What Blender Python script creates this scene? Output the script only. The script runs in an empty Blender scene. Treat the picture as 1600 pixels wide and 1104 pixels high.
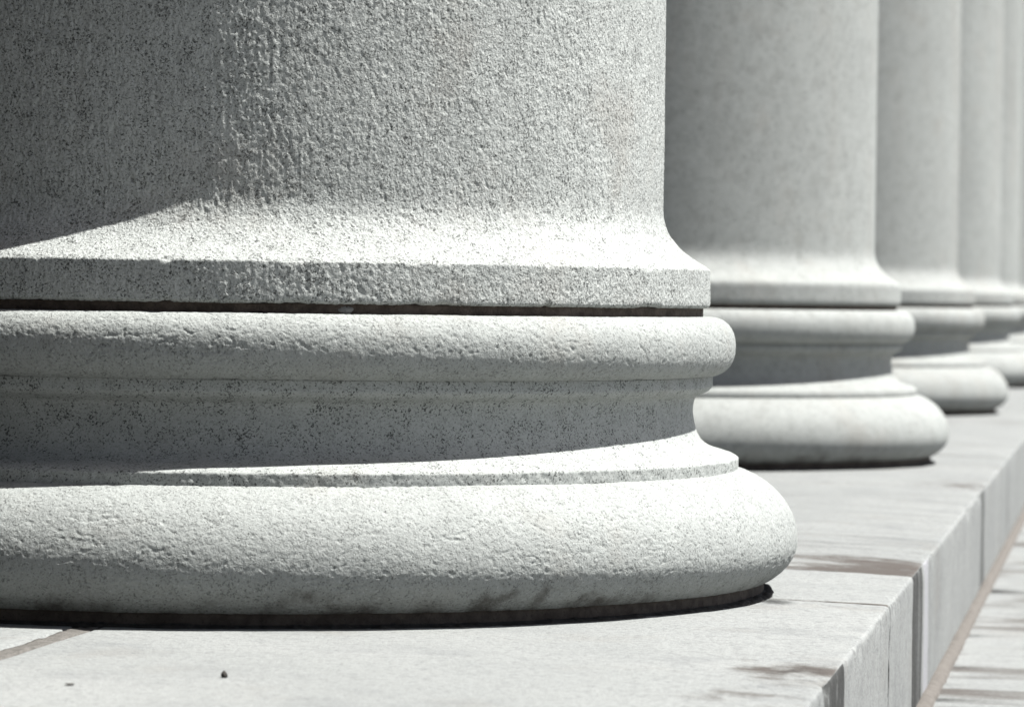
import bpy, math, random
import numpy as np
from mathutils import Matrix, Vector

random.seed(7)
scene = bpy.context.scene
COL = scene.collection

# ------------------------------------------------------------------ camera
# World: Z up, Y runs along the colonnade, +X points out of the building.
# Origin: axis of the nearest column where it stands on the platform.
A = 0.16162                     # sine of the angle between the view and the row
CA = math.sqrt(1 - A * A)
fwd_h = Vector((-A, CA, 0)); right_h = Vector((CA, A, 0)); zup = Vector((0, 0, 1))
PITCH, ROLL = 0.0156, 0.0142
fwd = fwd_h * math.cos(PITCH) - zup * math.sin(PITCH)
up0 = zup * math.cos(PITCH) + fwd_h * math.sin(PITCH)
cr = right_h * math.cos(ROLL) + up0 * math.sin(ROLL)
cu = up0 * math.cos(ROLL) - right_h * math.sin(ROLL)
cam_d = bpy.data.cameras.new('camera')
cam = bpy.data.objects.new('camera', cam_d); COL.objects.link(cam)
CAM = Vector((1.0378, -4.3159, 0.3394))
cam.matrix_world = Matrix(((cr.x, cu.x, -fwd.x, CAM.x), (cr.y, cu.y, -fwd.y, CAM.y),
                           (cr.z, cu.z, -fwd.z, CAM.z), (0, 0, 0, 1)))
cam_d.sensor_width = 36; cam_d.lens = 133.33
cam_d.clip_start = 0.05; cam_d.clip_end = 3000
cam_d.dof.use_dof = True; cam_d.dof.focus_distance = 4.02; cam_d.dof.aperture_fstop = 11.5
scene.camera = cam

# ------------------------------------------------------------------ light
SUN_EL = math.radians(62)
sh = Vector((0.9806, 0.196, 0)).normalized()
sun_dir = sh * math.cos(SUN_EL) + zup * math.sin(SUN_EL)
w = bpy.data.worlds.new('World'); scene.world = w; w.use_nodes = True
nt = w.node_tree; bg = nt.nodes['Background']
sky = nt.nodes.new('ShaderNodeTexSky'); sky.sky_type = 'NISHITA'; sky.sun_disc = False
sky.sun_elevation = SUN_EL; sky.sun_rotation = math.atan2(sh.x, sh.y)
sky.air_density = 0.9; sky.dust_density = 3.2; sky.ozone_density = 1.0
nt.links.new(sky.outputs[0], bg.inputs[0]); bg.inputs[1].default_value = 0.05
sun_l = bpy.data.lights.new('sun', 'SUN'); sun_l.energy = 5.0; sun_l.angle = math.radians(0.5)
sun_l.color = (1.0, 0.99, 0.955)
sun = bpy.data.objects.new('sun', sun_l); COL.objects.link(sun)
sun.rotation_euler = sun_dir.to_track_quat('Z', 'Y').to_euler()
scene.view_settings.view_transform = 'Standard'; scene.view_settings.look = 'None'
scene.view_settings.exposure = 1.48; scene.view_settings.gamma = 1.0
scene.view_settings.use_curve_mapping = False

# ------------------------------------------------------------------ noise helpers (numpy)
def hash2(ix, iy, seed):
    h = (ix.astype(np.int64) * 374761393 + iy.astype(np.int64) * 668265263 + seed * 144665) & 0xffffffff
    h = ((h ^ (h >> 13)) * 1274126177) & 0xffffffff
    h = ((h ^ (h >> 16)) * 2246822519) & 0xffffffff
    return ((h ^ (h >> 15)) & 0xffff) / 32767.5 - 1.0
def vn(x, y, seed=0):
    x0 = np.floor(x); y0 = np.floor(y); fx = x - x0; fy = y - y0
    fx = fx * fx * fx * (fx * (fx * 6 - 15) + 10); fy = fy * fy * fy * (fy * (fy * 6 - 15) + 10)
    a = hash2(x0, y0, seed); b = hash2(x0 + 1, y0, seed); c = hash2(x0, y0 + 1, seed); d = hash2(x0 + 1, y0 + 1, seed)
    return (a + (b - a) * fx) * (1 - fy) + (c + (d - c) * fx) * fy
def rn(x, y, seed=0, a=0.6):
    c, s_ = math.cos(a), math.sin(a)
    return vn(x * c - y * s_, x * s_ + y * c, seed)
def fbm(x, y, seed=0, o=3):
    r = 0; a = 1; t = 0
    for i in range(o):
        c, s = math.cos(i * 1.1 + seed), math.sin(i * 1.1 + seed)
        k = 2.03 ** i
        r = r + a * (vn(x * k, y * k, seed + i * 17) if i == 0 else vn((x * c - y * s) * k, (x * s + y * c) * k, seed + i * 17)); t += a; a *= 0.55
    return r / t
def sstep(a, b, x):
    t = np.clip((x - a) / (b - a), 0, 1); return t * t * (3 - 2 * t)

# ------------------------------------------------------------------ object helpers
def link(o, parent=None):
    COL.objects.link(o)
    if parent is not None: o.parent = parent
    return o
def tag(o, label=None, cat=None, group=None, kind=None):
    if label: o['label'] = label
    if cat: o['category'] = cat
    if group: o['group'] = group
    if kind: o['kind'] = kind
    return o
def empty(name, loc=(0, 0, 0)):
    o = bpy.data.objects.new(name, None); o.location = loc; o.empty_display_size = 0.2
    return link(o)
def mesh_np(name, V, F, mat, parent=None, smooth=True, attrs=None, extra=None):
    """V (n,3) array, F (m,4) quads; extra = list of n-gon index lists"""
    me = bpy.data.meshes.new(name)
    V = np.asarray(V, np.float32); F = np.asarray(F, np.int32)
    loops = F.ravel(); starts = np.arange(len(F)) * 4; tot = len(loops)
    if extra:
        st = []; L = [loops]
        for e in extra:
            st.append(tot); tot += len(e); L.append(np.asarray(e, np.int32))
        loops = np.concatenate(L); starts = np.concatenate([starts, st])
    me.vertices.add(len(V)); me.vertices.foreach_set('co', V.ravel())
    me.loops.add(len(loops)); me.loops.foreach_set('vertex_index', loops.astype(np.int32))
    me.polygons.add(len(starts)); me.polygons.foreach_set('loop_start', starts.astype(np.int32))
    if attrs:
        for k, v in attrs.items():
            at = me.attributes.new(k, 'FLOAT', 'POINT'); at.data.foreach_set('value', np.asarray(v, np.float32).ravel())
    me.update(calc_edges=True)
    if smooth: me.polygons.foreach_set('use_smooth', np.ones(len(me.polygons), bool))
    me.materials.append(mat)
    o = bpy.data.objects.new(name, me)
    return link(o, parent)
def grid_faces(nr, nc, wrap):
    i = np.arange(nr - 1)[:, None]; j = np.arange(nc if wrap else nc - 1)[None, :]
    jn = (j + 1) % nc
    return np.stack([i * nc + j, i * nc + jn, (i + 1) * nc + jn, (i + 1) * nc + j], -1).reshape(-1, 4)
def box(name, lo, hi, mat, parent=None, bevel=0.0):
    (x0, y0, z0), (x1, y1, z1) = lo, hi
    b = bevel
    V = []; 
    for z, q in ((z0, 0), (z1 - b, 0), (z1, b)):
        V += [(x0 + q, y0 + q, z), (x1 - q, y0 + q, z), (x1 - q, y1 - q, z), (x0 + q, y1 - q, z)]
    F = []
    for r in range(2):
        for k in range(4): F.append((r * 4 + k, r * 4 + (k + 1) % 4, r * 4 + 4 + (k + 1) % 4, r * 4 + 4 + k))
    F.append((8, 9, 10, 11)); F.append((3, 2, 1, 0))
    if b == 0:
        V = V[:4] + V[8:]; F = F[:4] + [(4, 5, 6, 7), (3, 2, 1, 0)]
    return mesh_np(name, V, F, mat, parent, smooth=False)

# ------------------------------------------------------------------ materials
class NB:
    def __init__(s, name):
        s.m = bpy.data.materials.new(name); s.m.use_nodes = True; s.t = s.m.node_tree
        s.b = s.t.nodes['Principled BSDF']; s.b.inputs['Specular IOR Level'].default_value = 0.25
        g = s.t.nodes.new('ShaderNodeNewGeometry'); s.pos = g.outputs['Position']
    def n(s, kind, **kw):
        x = s.t.nodes.new(kind)
        for k, v in kw.items(): setattr(x, k, v)
        return x
    def put(s, sock, v):
        if isinstance(v, bpy.types.NodeSocket): s.t.links.new(v, sock)
        else: sock.default_value = v
    def mapping(s, scale, off=(0, 0, 0)):
        x = s.n('ShaderNodeMapping'); s.put(x.inputs[0], s.pos); x.inputs['Scale'].default_value = scale; x.inputs['Location'].default_value = off
        return x.outputs[0]
    def noise(s, scale, detail=2, rough=0.5, vec=None, dist=0.0):
        x = s.n('ShaderNodeTexNoise'); s.put(x.inputs['Vector'], vec if vec is not None else s.pos)
        x.inputs['Scale'].default_value = scale; x.inputs['Detail'].default_value = detail; x.inputs['Roughness'].default_value = rough
        x.inputs['Distortion'].default_value = dist
        return x.outputs['Fac']
    def voro(s, scale, vec=None, feature='F1', rnd=1.0):
        x = s.n('ShaderNodeTexVoronoi', feature=feature); s.put(x.inputs['Vector'], vec if vec is not None else s.pos)
        x.inputs['Scale'].default_value = scale; x.inputs['Randomness'].default_value = rnd
        return x.outputs
    def ramp(s, fac, a, b, lo=0.0, hi=1.0):
        x = s.n('ShaderNodeMapRange', interpolation_type='SMOOTHSTEP'); s.put(x.inputs[0], fac)
        x.inputs[1].default_value = a; x.inputs[2].default_value = b; x.inputs[3].default_value = lo; x.inputs[4].default_value = hi
        return x.outputs[0]
    def math(s, op, a, b=0.0, clamp=False):
        x = s.n('ShaderNodeMath', operation=op, use_clamp=clamp); s.put(x.inputs[0], a); s.put(x.inputs[1], b); return x.outputs[0]
    def mix(s, fac, a, b, mode='MIX'):
        x = s.n('ShaderNodeMix', data_type='RGBA', blend_type=mode); s.put(x.inputs[0], fac)
        for i, v in ((6, a), (7, b)):
            s.put(x.inputs[i], (*v, 1) if isinstance(v, tuple) else v)
        return x.outputs[2]
    def attr(s, name):
        x = s.n('ShaderNodeAttribute', attribute_name=name); return x.outputs['Fac']
    def bump(s, height, strength, dist, prev=None):
        x = s.n('ShaderNodeBump'); s.put(x.inputs['Height'], height); x.inputs['Strength'].default_value = strength; x.inputs['Distance'].default_value = dist
        if prev is not None: s.t.links.new(prev, x.inputs['Normal'])
        return x.outputs[0]
    def done(s, col, rough=0.85, normal=None):
        s.put(s.b.inputs['Base Color'], (*col, 1) if isinstance(col, tuple) else col)
        s.put(s.b.inputs['Roughness'], rough)
        if normal is not None: s.t.links.new(normal, s.b.inputs['Normal'])
        return s.m

def granite(name, speck_amt=1.0, coarse_bump=0.0, fine_bump=0.5, stain=True, base=(0.264, 0.276, 0.266), fl0=0.515, pits=0.0, far=False):
    k = NB(name)
    big = k.noise(3.5, 4, 0.6)
    mid = k.noise(38, 3, 0.6)
    col = k.mix(k.ramp(big, 0.3, 0.7), tuple(c * 0.93 for c in base), tuple(c * 1.05 for c in base))
    col = k.mix(k.ramp(mid, 0.35, 0.62, 0.22, 0.0), col, (0.155, 0.162, 0.156))
    # grey feldspar / quartz grains
    gr = k.noise(420, 2, 0.7)
    col = k.mix(k.ramp(gr, 0.36, 0.50, 0.45 * speck_amt, 0.0), col, (0.095, 0.100, 0.096))
    # black mica flecks, in loose clusters
    cl = k.noise(60, 2, 0.6)
    fl = k.noise(430, 3, 0.65, dist=0.5)
    flm = k.math('ADD', fl, k.math('MULTIPLY', cl, 0.30))
    col = k.mix(k.ramp(flm, fl0, fl0 + 0.06, 0.88 * min(speck_amt, 1.0), 0.0), col, (0.028, 0.030, 0.028))
    wh = k.noise(330, 1, 0.5)
    col = k.mix(k.ramp(wh, 0.66, 0.76, 0, 0.5), col, (0.36, 0.366, 0.36))
    bt = k.noise(7, 4, 0.62)
    col = k.mix(k.ramp(bt, 0.52, 0.74, 0, 0.34), col, (0.165, 0.150, 0.132))
    if far:
        vs = k.mapping((7, 7, 0.9)); sk = k.noise(1.0, 4, 0.65, vec=vs)
        col = k.mix(k.ramp(sk, 0.50, 0.72, 0, 0.38), col, (0.14, 0.125, 0.108))
        dk = k.noise(0.9, 2, 0.5); col = k.mix(k.ramp(dk, 0.40, 0.62, 0.0, 0.22), col, (0.15, 0.156, 0.15))
        sp = k.noise(26, 4, 0.7); col = k.mix(k.ramp(sp, 0.50, 0.33, 0, 0.26), col, (0.105, 0.105, 0.098))
    pm = None
    if pits > 0:
        pn = k.noise(310, 2, 0.55); pc = k.noise(34, 2, 0.6)
        pm = k.ramp(k.math('ADD', pn, k.math('MULTIPLY', pc, 0.25)), 0.745, 0.80)
        col = k.mix(k.math('MULTIPLY', pm, 0.55 * pits), col, (0.045, 0.045, 0.042))
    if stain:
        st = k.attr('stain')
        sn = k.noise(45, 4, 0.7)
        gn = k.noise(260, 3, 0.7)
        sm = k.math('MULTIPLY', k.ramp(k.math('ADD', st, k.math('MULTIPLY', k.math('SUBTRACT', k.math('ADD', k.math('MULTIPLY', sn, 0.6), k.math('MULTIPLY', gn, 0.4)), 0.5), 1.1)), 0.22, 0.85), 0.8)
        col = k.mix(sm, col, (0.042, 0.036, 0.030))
    nrm = None
    if coarse_bump > 0:
        v = k.mapping((1, 1, 0.75))
        h = k.noise(270, 2, 0.6, vec=v)
        nrm = k.bump(h, coarse_bump, 0.0022)
    if pm is not None: nrm = k.bump(k.math('SUBTRACT', 1.0, pm), 0.85 * pits, 0.0022, nrm) if nrm is not None else k.bump(k.math('SUBTRACT', 1.0, pm), 0.85 * pits, 0.0022)
    h2 = k.noise(420, 3, 0.65)
    nrm = k.bump(h2, fine_bump, 0.0012, nrm)
    return k.done(col, 0.82, nrm)
M = {}
M['shaft'] = granite('granite_hammered_shaft', 1.0, 0.75, 0.9, fl0=0.526, pits=0.85, base=(0.305, 0.317, 0.306))
M['torus'] = granite('granite_weathered_torus', 0.66, 0.36, 0.7, fl0=0.510, pits=0.65, base=(0.236, 0.247, 0.238))
M['scotia'] = granite('granite_smooth_scotia', 1.0, 0.0, 0.4, fl0=0.528)
M['far'] = granite('granite_far_columns', 0.8, 0.28, 0.5, stain=True, far=True, base=(0.232, 0.242, 0.233))

def mortar(name, c0, c1, bumpd=0.003):
    k = NB(name); n1 = k.noise(60, 4, 0.65); n2 = k.noise(300, 3, 0.6)
    col = k.mix(k.ramp(n1, 0.35, 0.65), c0, c1)
    col = k.mix(k.ramp(n2, 0.42, 0.30, 0, 0.6), col, tuple(c * 0.45 for c in c0))
    return k.done(col, 0.95, k.bump(k.noise(180, 4, 0.7), 0.8, bumpd))
M['mortar_dark'] = mortar('brown_joint_mortar', (0.045, 0.035, 0.029), (0.085, 0.067, 0.056))
M['mortar_pale'] = mortar('pale_mortar_lump', (0.17, 0.166, 0.16), (0.2, 0.196, 0.19))
M['mortar_black'] = mortar('blackened_bedding_mortar', (0.018, 0.018, 0.017), (0.036, 0.034, 0.032))
M['mortar_neck'] = mortar('stained_brown_bed', (0.045, 0.037, 0.032), (0.075, 0.063, 0.055))
M['mortar_tan'] = mortar('tan_joint_sealant', (0.076, 0.069, 0.062), (0.104, 0.095, 0.086), 0.0015)
M['mortar_floor'] = mortar('tan_floor_mortar', (0.070, 0.066, 0.060), (0.108, 0.101, 0.094))
M['chip'] = mortar('dark_debris', (0.03, 0.028, 0.026), (0.06, 0.055, 0.05))

def paving(name):
    k = NB(name)
    big = k.noise(1.6, 3, 0.6)
    v = k.mapping((5.0, 60.0, 5.0)); stv = k.noise(1.0, 4, 0.62, vec=v)
    v2 = k.mapping((2.0, 14.0, 4.0)); st2 = k.noise(1.0, 3, 0.6, vec=v2)
    base = k.mix(k.ramp(big, 0.3, 0.7), (0.172, 0.179, 0.175), (0.194, 0.200, 0.195))
    col = k.mix(k.math('MULTIPLY', k.attr('streak'), k.ramp(stv, 0.54, 0.30, 0, 0.75)), base, (0.092, 0.097, 0.098))
    col = k.mix(k.math('MULTIPLY', k.attr('streak'), k.ramp(st2, 0.46, 0.26, 0, 0.75)), col, (0.092, 0.095, 0.096))
    mo = k.noise(55, 4, 0.7); col = k.mix(k.ramp(mo, 0.50, 0.30, 0, 0.5), col, (0.115, 0.119, 0.119))
    m2 = k.noise(6, 5, 0.68); col = k.mix(k.ramp(m2, 0.50, 0.30, 0, 0.38), col, (0.105, 0.110, 0.113))
    m3 = k.noise(4.3, 4, 0.6); col = k.mix(k.ramp(m3, 0.56, 0.74, 0, 0.3), col, (0.135, 0.122, 0.106))
    g = k.noise(380, 2, 0.7); col = k.mix(k.ramp(g, 0.47, 0.34, 0, 0.55), col, (0.065, 0.066, 0.066))
    g2 = k.noise(120, 3, 0.72); col = k.mix(k.ramp(g2, 0.52, 0.32, 0, 0.55), col, (0.085, 0.087, 0.088))
    wsp = k.noise(300, 1, 0.5); col = k.mix(k.ramp(wsp, 0.68, 0.78, 0, 0.5), col, (0.30, 0.30, 0.30))
    v3 = k.mapping((9.0, 70.0, 20.0)); sn = k.noise(1.0, 5, 0.7, vec=v3)
    gn = k.noise(210, 4, 0.72)
    both = k.math('ADD', k.math('MULTIPLY', sn, 0.55), k.math('MULTIPLY', gn, 0.45))
    sb = k.ramp(k.math('ADD', k.attr('stain'), k.math('MULTIPLY', k.math('SUBTRACT', both, 0.5), 1.3)), 0.25, 0.95, 0, 0.92)
    col = k.mix(sb, col, (0.040, 0.032, 0.027))
    sn2 = k.noise(120, 4, 0.75)
    sk = k.ramp(k.math('ADD', k.attr('black'), k.math('MULTIPLY', k.math('SUBTRACT', k.math('ADD', k.math('MULTIPLY', sn2, 0.5), k.math('MULTIPLY', gn, 0.5)), 0.5), 1.3)), 0.25, 0.9, 0, 0.92)
    col = k.mix(sk, col, (0.012, 0.012, 0.011))
    col = k.mix(k.math('MULTIPLY', k.attr('pale'), 0.75, True), col, (0.235, 0.235, 0.25))
    nb = k.bump(stv, 0.12, 0.002); nb = k.bump(g2, 0.45, 0.003, nb); nb = k.bump(k.noise(350, 3, 0.65), 0.5, 0.0012, nb)
    return k.done(col, 0.85, nb)
M['paving'] = paving('streaked_paving_granite')
def plain(name, c0, c1, sc):
    k = NB(name); n1 = k.noise(sc, 4, 0.6); n2 = k.noise(sc * 30, 3, 0.6)
    col = k.mix(k.ramp(n1, 0.3, 0.7), c0, c1); col = k.mix(k.ramp(n2, 0.45, 0.3, 0, 0.3), col, tuple(c * 0.5 for c in c0))
    return k.done(col, 0.9, k.bump(n2, 0.4, 0.004))
M['ground'] = plain('ground_paving', (0.215, 0.22, 0.212), (0.27, 0.275, 0.265), 0.8)
M['bounce_cut'] = plain('bounce_cut_floor', (0.05, 0.05, 0.052), (0.075, 0.075, 0.077), 0.9)  # dark tone made up for the unseen floor to reduce bounced light
M['wall'] = plain('portico_wall_stone', (0.10, 0.098, 0.092), (0.15, 0.145, 0.135), 0.7)
M['lintel'] = plain('entablature_stone', (0.28, 0.28, 0.275), (0.33, 0.33, 0.325), 0.7)

# ------------------------------------------------------------------ column profile (radius, height)
def resample(pts, ds):
    pts = np.array(pts, float); seg = np.hypot(*np.diff(pts, axis=0).T); L = np.concatenate([[0], np.cumsum(seg)])
    n = max(2, int(round(L[-1] / ds)) + 1); t = np.linspace(0, L[-1], n)
    return np.stack([np.interp(t, L, pts[:, 0]), np.interp(t, L, pts[:, 1])], 1)
def spline(pts, sub=10):
    """Catmull-Rom through the points"""
    p = np.array(pts, float); q = np.vstack([2 * p[0] - p[1], p, 2 * p[-1] - p[-2]]); out = []
    for i in range(1, len(q) - 2):
        t = np.linspace(0, 1, sub, endpoint=False)[:, None]
        a, b, c, d = q[i - 1], q[i], q[i + 1], q[i + 2]
        out.append(0.5 * (2 * b + (c - a) * t + (2 * a - 5 * b + 4 * c - d) * t ** 2 + (3 * b - a - 3 * c + d) * t ** 3))
    return np.vstack(out + [p[-1:]])
PX = 1 / 1362.0
flare_px = [(1037.7, 323), (1038.7, 341), (1040.6, 351), (1043.7, 361), (1049.5, 372.6), (1057, 382.7), (1066, 392.9), (1076, 401.7), (1088.8, 410.6), (1100.2, 418.2), (1110.3, 424.4)]
flare = [(0.5 + (x - 1037.7) * 0.000777, 0.371 + (424.4 - y) * PX) for x, y in flare_px]
H_SHAFT = 7.9
# shaft + flare + fillet are cut from one stone
def prof_shaft(ds, fine_top=0.74):
    a = resample(spline(flare, 12), ds)[::-1]            # from fillet edge up
    low = resample([(0.40, 0.3266), (0.553, 0.3266), (0.5562, 0.3290), (0.5566, 0.334), (0.5564, 0.3692), (0.5557, 0.3706), (0.5540, 0.3716)], ds)
    lowi = resample([(0.40, 0.3266), (0.535, 0.3266)], 0.05)
    low = np.vstack([lowi, resample([(0.537, 0.3266), (0.553, 0.3266), (0.5562, 0.3290), (0.5566, 0.334), (0.5564, 0.3692), (0.5557, 0.3706), (0.5540, 0.3716)], ds)])
    a = a[a[:, 0] < 0.5525]
    z0 = a[-1, 1]
    up = resample([(0.5, z0 + ds), (0.4998, fine_top)], ds)
    hz = np.concatenate([np.linspace(fine_top + 0.03, 2.2, 14), np.linspace(2.6, H_SHAFT, 12)])
    hr = 0.4998 - 0.075 * np.clip((hz - 1.0) / (H_SHAFT - 1.0), 0, 1) ** 1.6
    return np.vstack([low, a, up, np.stack([hr, hz], 1)])
def ell(cx, cz, a, b, t0, t1, n=60, e=2.0):
    t = np.linspace(t0, t1, n); c, s = np.cos(t), np.sin(t)
    return np.stack([cx + a * np.sign(c) * np.abs(c) ** (2 / e), cz + b * np.sign(s) * np.abs(s) ** (2 / e)], 1)
def prof_upper_torus(ds):
    p = ell(0.5545, 0.2822, 0.0322, 0.0343, -math.pi / 2, math.pi / 2, 90, 2.25)
    p = np.vstack([[(0.545, 0.2479)], p, [(0.545, 0.3165)]])
    return np.vstack([[(0.40, 0.2479)], resample(p, ds), [(0.40, 0.3165)]])
sc_z = [(770, 205), (740, 235), (700, 255), (640, 290), (620, 370), (625, 460), (645, 550), (670, 600), (700, 640), (750, 675), (800, 695), (870, 715), (940, 735)]
scot = [(0.5385 + (x - 620) * 0.0001463, 0.2116 - (y - 370) * 0.0001463) for x, y in sc_z]
def prof_scotia(ds):
    s = spline(scot, 10)[::-1]
    p = np.vstack([[(0.5916, 0.1400), (0.5917, 0.1532), (0.5911, 0.1547), (0.5895, 0.1557)], s, [(0.5606, 0.238), (0.5605, 0.2485)]])
    return np.vstack([[(0.40, 0.1400)], resample(p, ds), [(0.40, 0.2485)]])
def prof_lower_torus(ds):
    rc, a, zc = 0.5665, 0.0948, 0.0594
    top = ell(rc, zc, a, 0.085, 0, 1.40, 60); bot = ell(rc, zc, a, 0.0586, -0.86, 0, 40)
    p = np.vstack([[(0.612, 0.0145)], bot, top[1:]])
    return np.vstack([[(0.40, 0.0145)], resample(p, ds), [(0.40, 0.1432)]])
def prof_joint(ds):
    return np.vstack([[(0.40, 0.3160)], resample([(0.5476, 0.3155), (0.5476, 0.3275)], ds), [(0.40, 0.3275)]])
def prof_neck(ds):
    return np.vstack([[(0.40, 0.0)], resample([(0.6235, -0.002), (0.6235, 0.018)], ds), [(0.40, 0.018)]])
def prof_bed(ds):
    return np.vstack([[(0.60, -0.004)], resample([(0.6345, -0.004), (0.6330, 0.0008), (0.628, 0.0020), (0.619, 0.0045)], ds)])

def lathe(name, prof, ang, mat, parent, disp=None, stain=None):
    P = np.asarray(prof); n = len(P); m = len(ang)
    t = np.gradient(P, axis=0); t /= np.maximum(np.hypot(t[:, 0], t[:, 1]), 1e-9)[:, None]
    nr, nz = t[:, 1], -t[:, 0]                       # outward for profiles running upward
    S = np.concatenate([[0], np.cumsum(np.hypot(*np.diff(P, axis=0).T))])
    R = np.repeat(P[:, :1], m, 1); Z = np.repeat(P[:, 1:], m, 1)
    st = np.zeros((n, m))
    if disp is not None:
        D = disp(0.58 * np.repeat(ang[None, :], n, 0), np.repeat(S[:, None], m, 1), R, Z)
        R = R + D * nr[:, None]; Z = Z + D * nz[:, None]
    if stain is not None: st = stain(np.repeat(ang[None, :], n, 0), R, Z)
    V = np.stack([R * np.cos(ang)[None, :], R * np.sin(ang)[None, :], Z], -1).reshape(-1, 3)
    return mesh_np(name, V, grid_faces(n, m, True), mat, parent, attrs={'stain': st})

# displacement fields, s = distance round the column, t = distance along the profile, metres
def fade(ang_s):
    a = ang_s / 0.58
    return sstep(A0 - 0.02, A0 + 0.12, a) * (1 - sstep(A1 - 0.12, A1 + 0.02, a))
A0, A1 = -2.15, 0.38       # finely modelled arc of the nearest column (radians, front is -pi/2)
def d_shaft(s, t, R, Z):
    pit = 0.3 * rn(s / 0.0058, t / 0.0070, 3, 0.5) + 0.6 * rn(s / 0.0036, t / 0.0042, 4, 1.1) + 0.4 * rn(s / 0.0026, t / 0.0028, 6, 0.8)
    p2 = rn(s / 0.0056, t / 0.0074, 31, 0.9)
    stre = vn(s / 0.0032, t / 0.030, 11) * 0.7 + vn(s / 0.007, t / 0.10, 12) * 0.5
    patch = sstep(-0.5, 0.5, fbm(s / 0.11, t / 0.11, 21, 2))
    d = 0.00046 * pit - 0.0013 * np.clip(p2 - 0.42, 0, 1) + 0.00027 * stre
    soft = 1 - 0.55 * np.exp(-((Z - 0.385) / 0.022) ** 2)            # the flare is worn smoother
    d = d * (0.75 + 0.45 * patch) * soft
    d = d + 0.0007 * fbm(s / 0.09, t / 0.12, 41, 2)
    fil = (Z < 0.372) & (R > 0.54)
    chip = -0.0038 * np.clip(vn(s / 0.013, t * 0, 51) - 0.45, 0, 1) * (np.exp(-((Z - 0.3705) / 0.003) ** 2) + np.exp(-((Z - 0.328) / 0.003) ** 2))
    d = d + np.where(fil, chip, 0)
    return d * fade(s) * (R > 0.52) + d * fade(s) * ((R <= 0.52) & (Z > 0.33) & (Z < 0.80)) * (1 - sstep(0.70, 0.76, Z))
def d_torus(s, t, R, Z):
    pit = 0.5 * rn(s / 0.0062, t / 0.0046, 5, 0.4) + 0.55 * rn(s / 0.0036, t / 0.0030, 6, 0.9)
    warp = 0.004 * fbm(s / 0.03, t / 0.03, 9, 2) + 0.0016 * rn(s / 0.006, t / 0.006, 10, 0.7)
    crack = rn(s / 0.019, (t + warp) / 0.0050, 61, 0.12)
    c = -np.clip(1 - np.abs(crack) / 0.17, 0, 1) * sstep(-0.05, 0.5, fbm(s / 0.07, t / 0.03, 71, 2))
    pits = -np.clip(rn(s / 0.0048, t / 0.0038, 81, 0.7) - 0.50, 0, 1)
    d = 0.00034 * pit + 0.00105 * c + 0.0018 * pits + 0.0004 * fbm(s / 0.08, t / 0.04, 91, 2)
    return d * fade(s) * sstep(0.50, 0.555, R)
def d_scotia(s, t, R, Z):
    fil = ((Z < 0.1555) & (R > 0.58)).astype(float)
    d = 0.00016 * fbm(s / 0.009, t / 0.007, 7, 3) + 0.0005 * fbm(s / 0.07, t / 0.05, 17, 2)
    d = d + fil * (0.00055 * fbm(s / 0.006, t / 0.0065, 8, 2) - 0.0012 * np.clip(vn(s / 0.009, t / 0.008, 19) - 0.4, 0, 1))
    return d * fade(s) * sstep(0.50, 0.535, R)
def d_joint(s, t, R, Z):
    return (0.0022 * fbm(s / 0.03, t / 0.012, 23, 3) - 0.004 * np.clip(vn(s / 0.05, t * 0, 29) - 0.4, 0, 1)) * (R > 0.5)
def d_bed(s, t, R, Z):
    return (0.0035 * fbm(s / 0.02, t / 0.02, 37, 3) + 0.0014 * vn(s / 0.006, t / 0.006, 38)) * (R > 0.625)

def st_torus(a, R, Z):
    """ragged rain streaks and grime; the low band also carries painted underside shade"""
    s = a * 0.66
    out = np.zeros_like(a)
    for ac, wd, zt, amp in ((-0.92, 0.05, 0.040, 0.75), (-0.80, 0.035, 0.046, 0.6), (-1.12, 0.05, 0.036, 0.45), (-1.45, 0.07, 0.028, 0.35), (-0.62, 0.05, 0.030, 0.4)):
        m = np.exp(-((a - ac + 0.04 * vn(Z / 0.02, a * 9, 5)) / wd) ** 2) * (1 - sstep(zt - 0.014, zt + 0.01, Z + 0.008 * vn(s / 0.012, Z / 0.02, 3)))
        out = np.maximum(out, amp * m)
    gr = (1 - sstep(0.020, 0.050, Z + 0.016 * fbm(s / 0.05, Z / 0.03, 13, 3))) * np.clip(0.38 + 0.55 * fbm(s / 0.035, Z / 0.05, 14, 3), 0, 0.8)  # grime band, doubling as painted shade on the lower torus underside
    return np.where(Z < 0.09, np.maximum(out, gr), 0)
def st_none(a, R, Z): return np.zeros_like(a)

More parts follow.
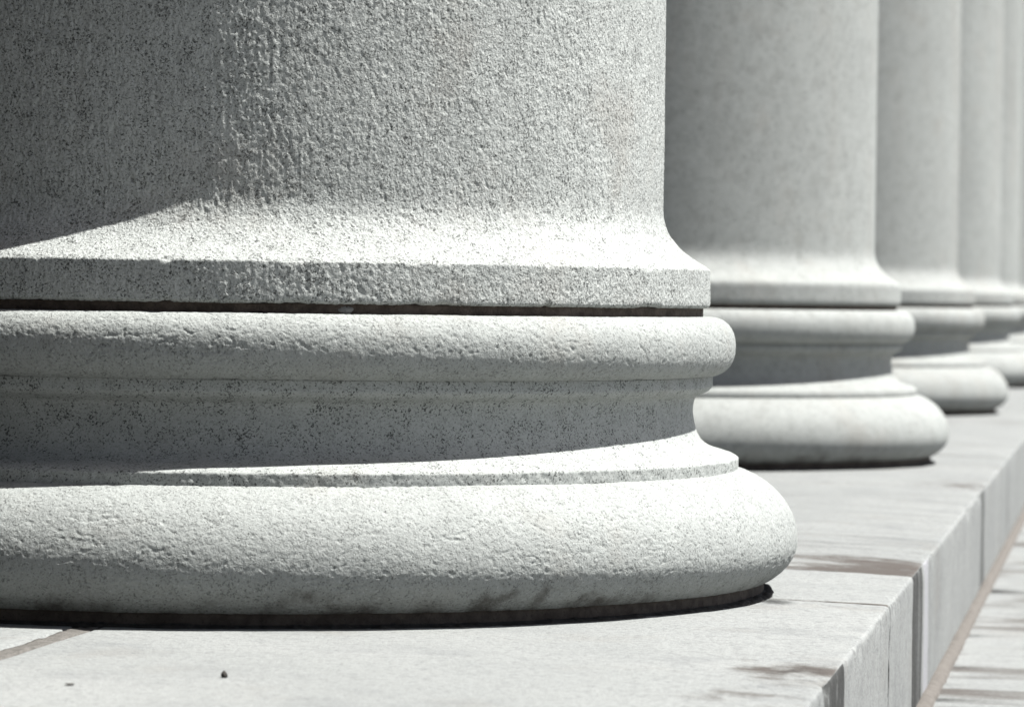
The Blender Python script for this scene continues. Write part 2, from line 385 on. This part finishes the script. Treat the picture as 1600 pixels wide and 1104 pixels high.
CR_LABELS = {}
def build_column(root, hi):
    if hi:
        ds = 0.0012
        fine = np.arange(A0, A1, 0.0020)
        coarse = np.linspace(A1, A0 + 2 * math.pi, 90, endpoint=False)
        ang = np.concatenate([fine, coarse])
        dn = dict(s=d_shaft, u=d_torus, c=d_scotia, l=d_torus)
        ms, mt_, mc = M['shaft'], M['torus'], M['scotia']
    else:
        ds = 0.006; ang = np.linspace(-math.pi, math.pi, 160, endpoint=False)
        dn = dict(s=None, u=None, c=None, l=None); ms = mt_ = mc = M['far']
    sh_ = lathe('shaft', prof_shaft(ds), ang, ms, root, dn['s'])
    lathe('mortar_joint', prof_joint(0.002 if hi else 0.005), ang, M['mortar_dark'], root, d_joint if hi else None)
    lathe('upper_torus', prof_upper_torus(ds), ang, mt_, root, dn['u'])
    lathe('scotia', prof_scotia(ds), ang, mc, root, dn['c'])
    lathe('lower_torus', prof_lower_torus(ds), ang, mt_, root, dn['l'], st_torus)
    lathe('base_neck', prof_neck(0.002 if hi else 0.006), ang, M['mortar_neck'], root)
    lathe('mortar_bed', prof_bed(0.002 if hi else 0.005), ang, M['mortar_black'], root, d_bed if hi else None)
    cap = np.array([(0.30, 7.86), (0.43, 7.86), (0.43, 7.93), (0.45, 7.95), (0.52, 8.02), (0.545, 8.06), (0.55, 8.09), (0.3, 8.09)])
    lathe('capital', cap, np.linspace(-math.pi, math.pi, 48, endpoint=False), M['far'], root)
    box('abacus', (-0.58, -0.58, 8.085), (0.58, 0.58, 8.2), M['far'], root)

SP = 3.63206
GROUP = 'granite columns standing in a row along the platform'
near = empty('column')
tag(near, 'nearest granite column with rough hammered shaft and heavy moulded base, filling the left', 'column', GROUP, 'thing')
build_column(near, True)
far0 = empty('column', (0, SP, 0))
build_column(far0, False)
far_parts = list(far0.children)
ords = {1: 'second column from the front, just behind the nearest one, slightly blurred',
        2: 'third column from the front, half hidden behind the second column',
        3: 'fourth column from the front, a narrow strip beside the third column',
        4: 'fifth column from the front, a thin strip near the right edge',
        5: 'sixth column in the row, farthest sliver at the right edge',
        6: 'seventh column in the row, hidden behind the sixth column',
        -1: 'column beside the camera, before the nearest column in view'}
OFFX = {1: 0.0, 2: 0.006, 3: 0.008, 4: -0.020, 5: 0.0}
for k in (1, 2, 3, 4, 5, 6, -1):
    if k == 1: r = far0
    else:
        r = far0.copy(); link(r)
        for c in far_parts:
            q = c.copy(); link(q, r)
    r.location = (OFFX.get(k, 0.0), k * SP, 0)
    tag(r, ords[k], 'column', GROUP, 'thing')

# pale lump of mortar left in the dark joint of the nearest column
def lump(name, loc, size, mat, parent=None, seed=1, sub=10):
    u = np.linspace(0, 2 * math.pi, 2 * sub, endpoint=False); v = np.linspace(0.02, math.pi - 0.02, sub)
    U, Vv = np.meshgrid(u, v)
    r = 1 + 0.35 * fbm(np.cos(U) * 1.3 + 5 * seed, np.sin(U) * 1.3 + Vv * 1.5, seed, 3)
    P = np.stack([r * np.sin(Vv) * np.cos(U) * size[0], r * np.sin(Vv) * np.sin(U) * size[1], r * np.cos(Vv) * size[2]], -1).reshape(-1, 3)
    n = sub; m = 2 * sub
    o = mesh_np(name, P[:, :], grid_faces(n, m, True)[:, ::-1], mat, parent, extra=[list(range(m)), list(range((n - 1) * m, n * m))[::-1]])
    o.location = loc; return o
la = -1.12
o = lump('mortar_lump', (0.5475 * math.cos(la), 0.5475 * math.sin(la), 0.3205), (0.008, 0.003, 0.0042), M['mortar_pale'], near, 3)
o.rotation_euler = (0, 0, la + math.pi / 2)

# ------------------------------------------------------------------ platform of stone blocks
EDGE = 0.771; Z_LOW = -0.189
plat = empty('platform'); tag(plat, kind='structure')
def outer_profile(ds):
    a = resample([(0.0165, -0.19), (0.0165, -0.006), (0.019, -0.001), (0.024, 0.0)], ds)
    b = resample([(0.03, 0.0), (0.58, 0.0), (0.70, -0.0035), (EDGE - 0.009, -0.0064)], ds)
    c = resample([(EDGE - 0.0065, -0.0066), (EDGE - 0.0035, -0.0070), (EDGE - 0.0012, -0.0088), (EDGE - 0.0003, -0.0115), (EDGE, -0.0145)], min(ds, 0.0011))
    d = resample([(EDGE, -0.018), (EDGE, -0.215)], ds)
    return np.vstack([a, b, c, d])
J = [-3.27, -0.015, 0.455, 2.68, 3.62, 4.09, 6.31, 7.25, 7.72, 9.94, 10.79, 11.25, 13.39, 14.42, 14.88, 17.02, 18.05, 18.51, 20.65, 24.3]
def bstain(X, Y, Z, top):
    """ragged grime: brown smears beside joints, black runs on the riser, one pale run"""
    Y0_ = Y; Y = Y - 0.095 - 0.085 * sstep(1.0, 2.2, Y)
    st = np.zeros_like(X); bl = np.zeros_like(X); pa = np.zeros_like(X)
    wob = 0.05 * fbm(X / 0.16, Y / 0.10, 3, 3)
    nse = 0.8 * fbm(X / 0.09, Y / 0.075, 5, 4) + 0.4 * fbm(X / 0.018, Y / 0.03, 6, 2)
    # behind the second joint
    e = sstep(0.345, 0.375, Y) * (1 - sstep(0.46, 0.84, Y + wob * 3))
    st = np.maximum(st, top * e * np.clip(0.44 + 0.62 * sstep(0.56, 0.72, X) + 0.5 * nse, 0, 1))
    # near corner
    e = np.exp(-((Y + 0.92 + wob) / 0.17) ** 2) * sstep(0.52, 0.74, X + wob)
    st = np.maximum(st, top * e * np.clip(0.66 + 0.8 * nse, 0, 1))
    bl = np.maximum(bl, top * np.clip(0.35 + 0.9 * nse, 0, 1) * np.exp(-((Y + 0.93 + wob) / 0.085) ** 2) * np.exp(-((X - 0.735) / 0.035) ** 2))
    e = np.exp(-((Y + 1.18 + wob) / 0.10) ** 2) * sstep(0.50, 0.74, X)
    st = np.maximum(st, top * e * np.clip(0.3 + 1.0 * nse, 0, 0.8))
    # third joint
    e = sstep(2.47, 2.52, Y) * (1 - sstep(2.60, 3.0, Y + wob * 3)) * sstep(0.50, 0.70, X)
    st = np.maximum(st, top * e * np.clip(0.5 + 0.9 * nse, 0, 1) * 0.8)
    for jy in (3.91, 6.13, 7.54, 9.76):
        e = sstep(jy, jy + 0.05, Y) * (1 - sstep(jy + 0.15, jy + 0.8, Y + wob * 3))
        st = np.maximum(st, top * e * np.clip(0.35 + 1.0 * nse, 0, 1) * 0.7)
    # old grey water marks drying across the long blocks
    st = np.maximum(st, top * 0.42 * sstep(0.50, 0.62, Y0_) * sstep(0.05, 0.55, fbm(X / 0.35, Y / 0.06, 44, 3) + 0.5 * fbm(X / 0.5, Y / 0.5, 45, 2)))
    r = 1 - top
    run = 0.5 + 0.5 * vn(Y / 0.028, Z * 1.5, 77)
    drop = 0.75 + 0.25 * fbm(Y / 0.02, Z / 0.09, 78, 2)
    bl = np.maximum(bl, r * sstep(0.352, 0.362, Y) * (1 - sstep(0.56, 0.61, Y)) * np.clip(0.80 + 0.45 * run, 0, 1) * (0.3 + 0.7 * drop))
    pa = np.maximum(pa, r * sstep(0.615, 0.63, Y) * (1 - sstep(0.70, 0.73, Y)))
    bl = np.maximum(bl, r * sstep(0.73, 0.75, Y) * (1 - sstep(0.78, 0.84, Y)) * 0.28)
    bl = np.maximum(bl, r * np.exp(-((Y - 2.50) / 0.12) ** 2) * 1.0 * drop)
    bl = np.maximum(bl, r * np.exp(-((Y - 4.6) / 0.12) ** 2) * 0.35)
    tip = sstep(-1.05, -1.0, Y) * (1 - sstep(-0.80, -0.775, Y))
    bl = np.maximum(bl, r * tip * np.clip(0.95 + 0.6 * fbm(Y / 0.02, Z / 0.03, 79, 3), 0, 1) * sstep(-0.16, -0.06, Z))
    bl = np.maximum(bl, r * np.exp(-((Y + 1.08) / 0.05) ** 2) * 0.4)
    for jy in J:
        dj = np.abs(Y0_ - jy + 0.004 * vn(X / 0.03, Z / 0.03, 90))
        st = np.maximum(st, top * np.exp(-(dj / 0.011) ** 2) * (0.75 + 0.25 * nse))
        bl = np.maximum(bl, r * np.exp(-(dj / 0.020) ** 2) * (0.50 + 0.4 * fbm(Z / 0.02, Y / 0.05, 91, 2)))
    # dark smudge trailing from the foot of the nearest column along the joint
    bl = np.maximum(bl, top * 0.8 * np.exp(-((Y0_ + 0.055 + 0.4 * (X - 0.64)) / 0.05) ** 2) * sstep(0.62, 0.635, X) * (1 - sstep(0.645, 0.69, X)))
    return st, bl, pa
def outer_block(y0, y1, ds, dy, seed):
    P = outer_profile(ds); n = len(P)
    g = 0.0016
    ys = np.concatenate([[y0 + g, y0 + g + 0.002], np.linspace(y0 + 0.008, y1 - 0.008, max(2, int((y1 - y0) / dy))), [y1 - g - 0.002, y1 - g]])
    m = len(ys)
    Pn = np.gradient(P, axis=0); Pn /= np.maximum(np.hypot(Pn[:, 0], Pn[:, 1]), 1e-9)[:, None]
    nx, nz = -Pn[:, 1], Pn[:, 0]
    S = np.concatenate([[0], np.cumsum(np.hypot(*np.diff(P, axis=0).T))])
    X = np.repeat(P[:, :1], m, 1); Z = np.repeat(P[:, 1:], m, 1); Y = np.repeat(ys[None, :], n, 0); T = np.repeat(S[:, None], m, 1)
    D = 0.0008 * fbm(Y / 0.12, T / 0.12, seed, 2) + 0.00022 * fbm(Y / 0.014, T / 0.02, seed + 3, 3)
    nose = np.exp(-(((X - EDGE) ** 2 + (Z + 0.012) ** 2) / 0.010 ** 2))
    D = D - nose * (0.0040 * np.clip(fbm(Y / 0.02, Y * 0 + seed, seed + 5, 3), 0, 1) + 0.011 * np.clip(fbm(Y / 0.07, Y * 0 + seed, seed + 6, 3) - 0.22, 0, 1))
    arris = np.exp(-np.minimum(Y - y0, y1 - Y) / 0.003)
    D = D - 0.0020 * arris * (0.6 + 0.6 * np.abs(vn(T / 0.012, T * 0, seed + 8)))
    X = X + D * nx[:, None]; Z = Z + D * nz[:, None]
    top = (nz > 0.75).astype(float)[:, None] * np.ones((1, m))
    st, bl, pa = bstain(X, Y, Z, top)
    V = np.stack([X, Y, Z], -1).reshape(-1, 3)
    F = grid_faces(n, m, False)
    caps = [[i * m for i in range(n)], [i * m + m - 1 for i in range(n)][::-1]]
    return mesh_np('stone_block', V, F[:, ::-1], M['paving'], plat, attrs={'stain': st, 'black': bl, 'pale': pa, 'streak': np.where(top > 0.5, 0.13 if y0 < 0.3 else 0.9, 0.2)}, extra=caps)
for i in range(len(J) - 1):
    if J[i] < 3: outer_block(J[i], J[i + 1], 0.006, 0.006, 10 + i)
    else: outer_block(J[i], J[i + 1], 0.03, 0.04, 10 + i)
outer_block(-8.0, -3.27, 0.03, 0.05, 70)
# inner floor slabs behind the long joint; unseen rows darkened to cut bounce
def slab(x0, x1, y0, y1, seed, mat):
    nx, ny = 12, 24
    xs = np.concatenate([[x0, x0 + 0.004], np.linspace(x0 + 0.03, x1 - 0.03, nx), [x1 - 0.004, x1]])
    ys = np.concatenate([[y0, y0 + 0.004], np.linspace(y0 + 0.03, y1 - 0.03, ny), [y1 - 0.004, y1]])
    X, Y = np.meshgrid(xs, ys); Z = 0.0006 * fbm(X / 0.1, Y / 0.1, seed, 2)
    edge = np.zeros_like(Z); edge[0] = edge[-1] = 1; edge[:, 0] = edge[:, -1] = 1
    Z = Z - 0.004 * edge
    m = len(xs); n = len(ys); base = n * m
    rim = list(range(m)) + [r * m + m - 1 for r in range(1, n)] + [(n - 1) * m + c for c in range(m - 2, -1, -1)] + [r * m for r in range(n - 2, 0, -1)]
    V = np.stack([X, Y, Z], -1).reshape(-1, 3); low = V[rim].copy(); low[:, 2] = -0.2
    V = np.vstack([V, low]); q = len(rim)
    F = grid_faces(n, m, False).tolist()
    for i in range(q): F.append((rim[i], base + i, base + (i + 1) % q, rim[(i + 1) % q]))
    z = np.zeros(len(V))
    return mesh_np('floor_slab', V, F, mat, plat, attrs={'stain': z, 'black': z, 'pale': z, 'streak': z + 0.3})
yb = [-8.0, -5.6, -3.3, -1.9, 0.1, 2.3, 4.4, 6.6, 8.9, 11.2, 13.5, 15.8, 18.1, 20.4, 24.3]
xb = [-0.002, -0.22, -2.0, -3.0, -4.0]
for a in range(4):
    for b in range(len(yb) - 1):
        slab(xb[a + 1] + 0.004, xb[a] - 0.004, yb[b] + 0.004, yb[b + 1] - 0.004, a * 31 + b, M['paving'] if a == 0 else M['bounce_cut'])
# mortar filling the joints, a little below the stone faces
fy = np.linspace(-7.99, 24.25, 3000)
def strip(name, x0, x1, z, amp, mat, parent, seed, sub=5, crown=0.0):
    us = np.linspace(0, 1, sub); X = np.zeros((sub, len(fy))); Z = np.zeros_like(X)
    for i, u in enumerate(us):
        X[i] = x0 + (x1 - x0) * u + amp * fbm(fy / 0.07, fy * 0 + u * 2, seed, 3)
        Z[i] = z + amp * 0.5 * fbm(fy / 0.03, fy * 0 + u * 3, seed + 4, 3) + crown * (1 - (2 * u - 1) ** 2)
    Y = np.repeat(fy[None], sub, 0)
    V = np.stack([X, Y, Z], -1).reshape(-1, 3); W = V.copy().reshape(sub, -1, 3)[[0, -1]].reshape(-1, 3); W[:, 2] = z - 0.05
    F = grid_faces(sub, len(fy), False)[:, ::-1].tolist(); b = sub * len(fy); L = len(fy)
    V = np.vstack([V, W])
    for i in range(L - 1):
        F.append((i, i + 1, b + i + 1, b + i)); F.append(((sub - 1) * L + i + 1, (sub - 1) * L + i, b + L + i, b + L + i + 1))
    return mesh_np(name, V, F, mat, parent)
strip('joint_mortar', -0.0040, 0.0185, 0.0000, 0.0034, M['mortar_floor'], plat, 3, 6)
box('joint_mortar', (-3.98, -7.98, -0.21), (EDGE - 0.008, 24.28, -0.0125), M['mortar_neck'], plat)

# ------------------------------------------------------------------ lower step and ground
step = empty('step'); tag(step, kind='structure')
sj = [-8.0, -3.1, -0.4, 2.62, 5.3, 8.1, 11.0, 14.0, 17.0, 20.0, 24.3]
for i in range(len(sj) - 1):
    y0, y1 = sj[i] + 0.0016, sj[i + 1] - 0.0016
    n = 16; fine = sj[i] < 6
    xs = np.concatenate([[0.70], np.linspace(0.72, 1.22, 60 if fine else 16), [1.232, 1.238, 1.24, 1.24, 1.24]])
    zs = np.concatenate([np.zeros(len(xs) - 5), [-0.001, -0.004, -0.010, -0.05, -0.172]]) + Z_LOW
    ys = np.linspace(y0, y1, int((y1 - y0) / (0.012 if fine else 0.06)))
    X, Y = np.meshgrid(xs, ys, indexing='ij'); Z = np.repeat(zs[:, None], len(ys), 1)
    Z = Z + 0.0006 * fbm(X / 0.1, Y / 0.1, i, 2)
    Z[:, 0] -= 0.003; Z[:, -1] -= 0.003
    nse = fbm(X / 0.25, Y / 0.05, 5, 3); n2 = fbm(X / 0.30, Y / 0.16, 15, 3)
    near_e = np.exp(-np.clip(X - 0.785, 0, 1) / 0.10)
    st = np.clip(0.9 * sstep(0.0, 0.5, n2) * (0.5 + 0.5 * near_e), 0, 1) * 0.7 + 0.24
    bl = np.clip(sstep(0.25, 0.6, nse) * near_e, 0, 1) * 0.35
    for py, wd, am in ((0.72, 0.03, 0.7), (0.93, 0.03, 0.45), (1.18, 0.05, 0.6), (1.72, 0.05, 0.7), (2.64, 0.07, 0.85), (3.3, 0.1, 0.5), (4.4, 0.15, 0.4)):
        bl = np.maximum(bl, am * np.exp(-((Y - py + 0.03 * nse) / wd) ** 2) * np.clip(near_e * 1.15, 0, 1))
    V = np.stack([X, Y, Z], -1).reshape(-1, 3); m = len(ys)
    caps = [[r * m for r in range(len(xs))], [r * m + m - 1 for r in range(len(xs))][::-1]]
    mesh_np('stone_block', V, grid_faces(len(xs), m, False), M['paving'], step, attrs={'stain': st, 'black': bl, 'pale': st * 0, 'streak': st * 0 + 0.55}, extra=caps)
# tan sealant bead where the riser meets the tread
strip('sealant_bead', EDGE - 0.010, 0.7890, Z_LOW + 0.003, 0.0016, M['mortar_tan'], step, 41, 7, crown=0.006)
box('joint_mortar', (0.60, -7.98, -0.35), (1.225, 24.28, Z_LOW - 0.010), M['mortar_dark'], step)
gp = box('ground', (-400, -400, -0.6), (400, 400, -0.36), M['ground']); tag(gp, kind='structure')

# ------------------------------------------------------------------ the unseen portico the columns carry, and an added sky-blocking wall
wl = box('portico_wall', (-4.6, -8.0, -0.355), (-4.0, 24.3, 9.6), M['wall']); tag(wl, kind='structure')
ce = box('portico_ceiling', (-3.99, -6.39, 8.55), (-0.56, 24.3, 8.75), M['wall']); tag(ce, kind='structure')
ew = box('sky_block_wall', (-3.99, -7.4, -0.355), (2.6, -6.4, 9.6), M['wall']); tag(ew, kind='structure')  # unseen wall added behind the camera to block skylight
en = box('entablature', (-0.55, -6.39, 8.203), (0.55, 24.3, 9.6), M['lintel']); tag(en, kind='structure')

# ------------------------------------------------------------------ small debris on the platform
o = lump('stone_chip', (0.256, -1.078, 0.0022), (0.0028, 0.0028, 0.0036), M['chip'], None, 5)
tag(o, 'tiny dark chip of stone lying on the pale platform before the nearest column', 'stone chip')
o = lump('dirt_flake', (0.145, -1.18, 0.0012), (0.0045, 0.0042, 0.0006), M['chip'], None, 8)
tag(o, 'flat dark fleck of dirt on the platform near the lower left corner', 'dirt fleck')
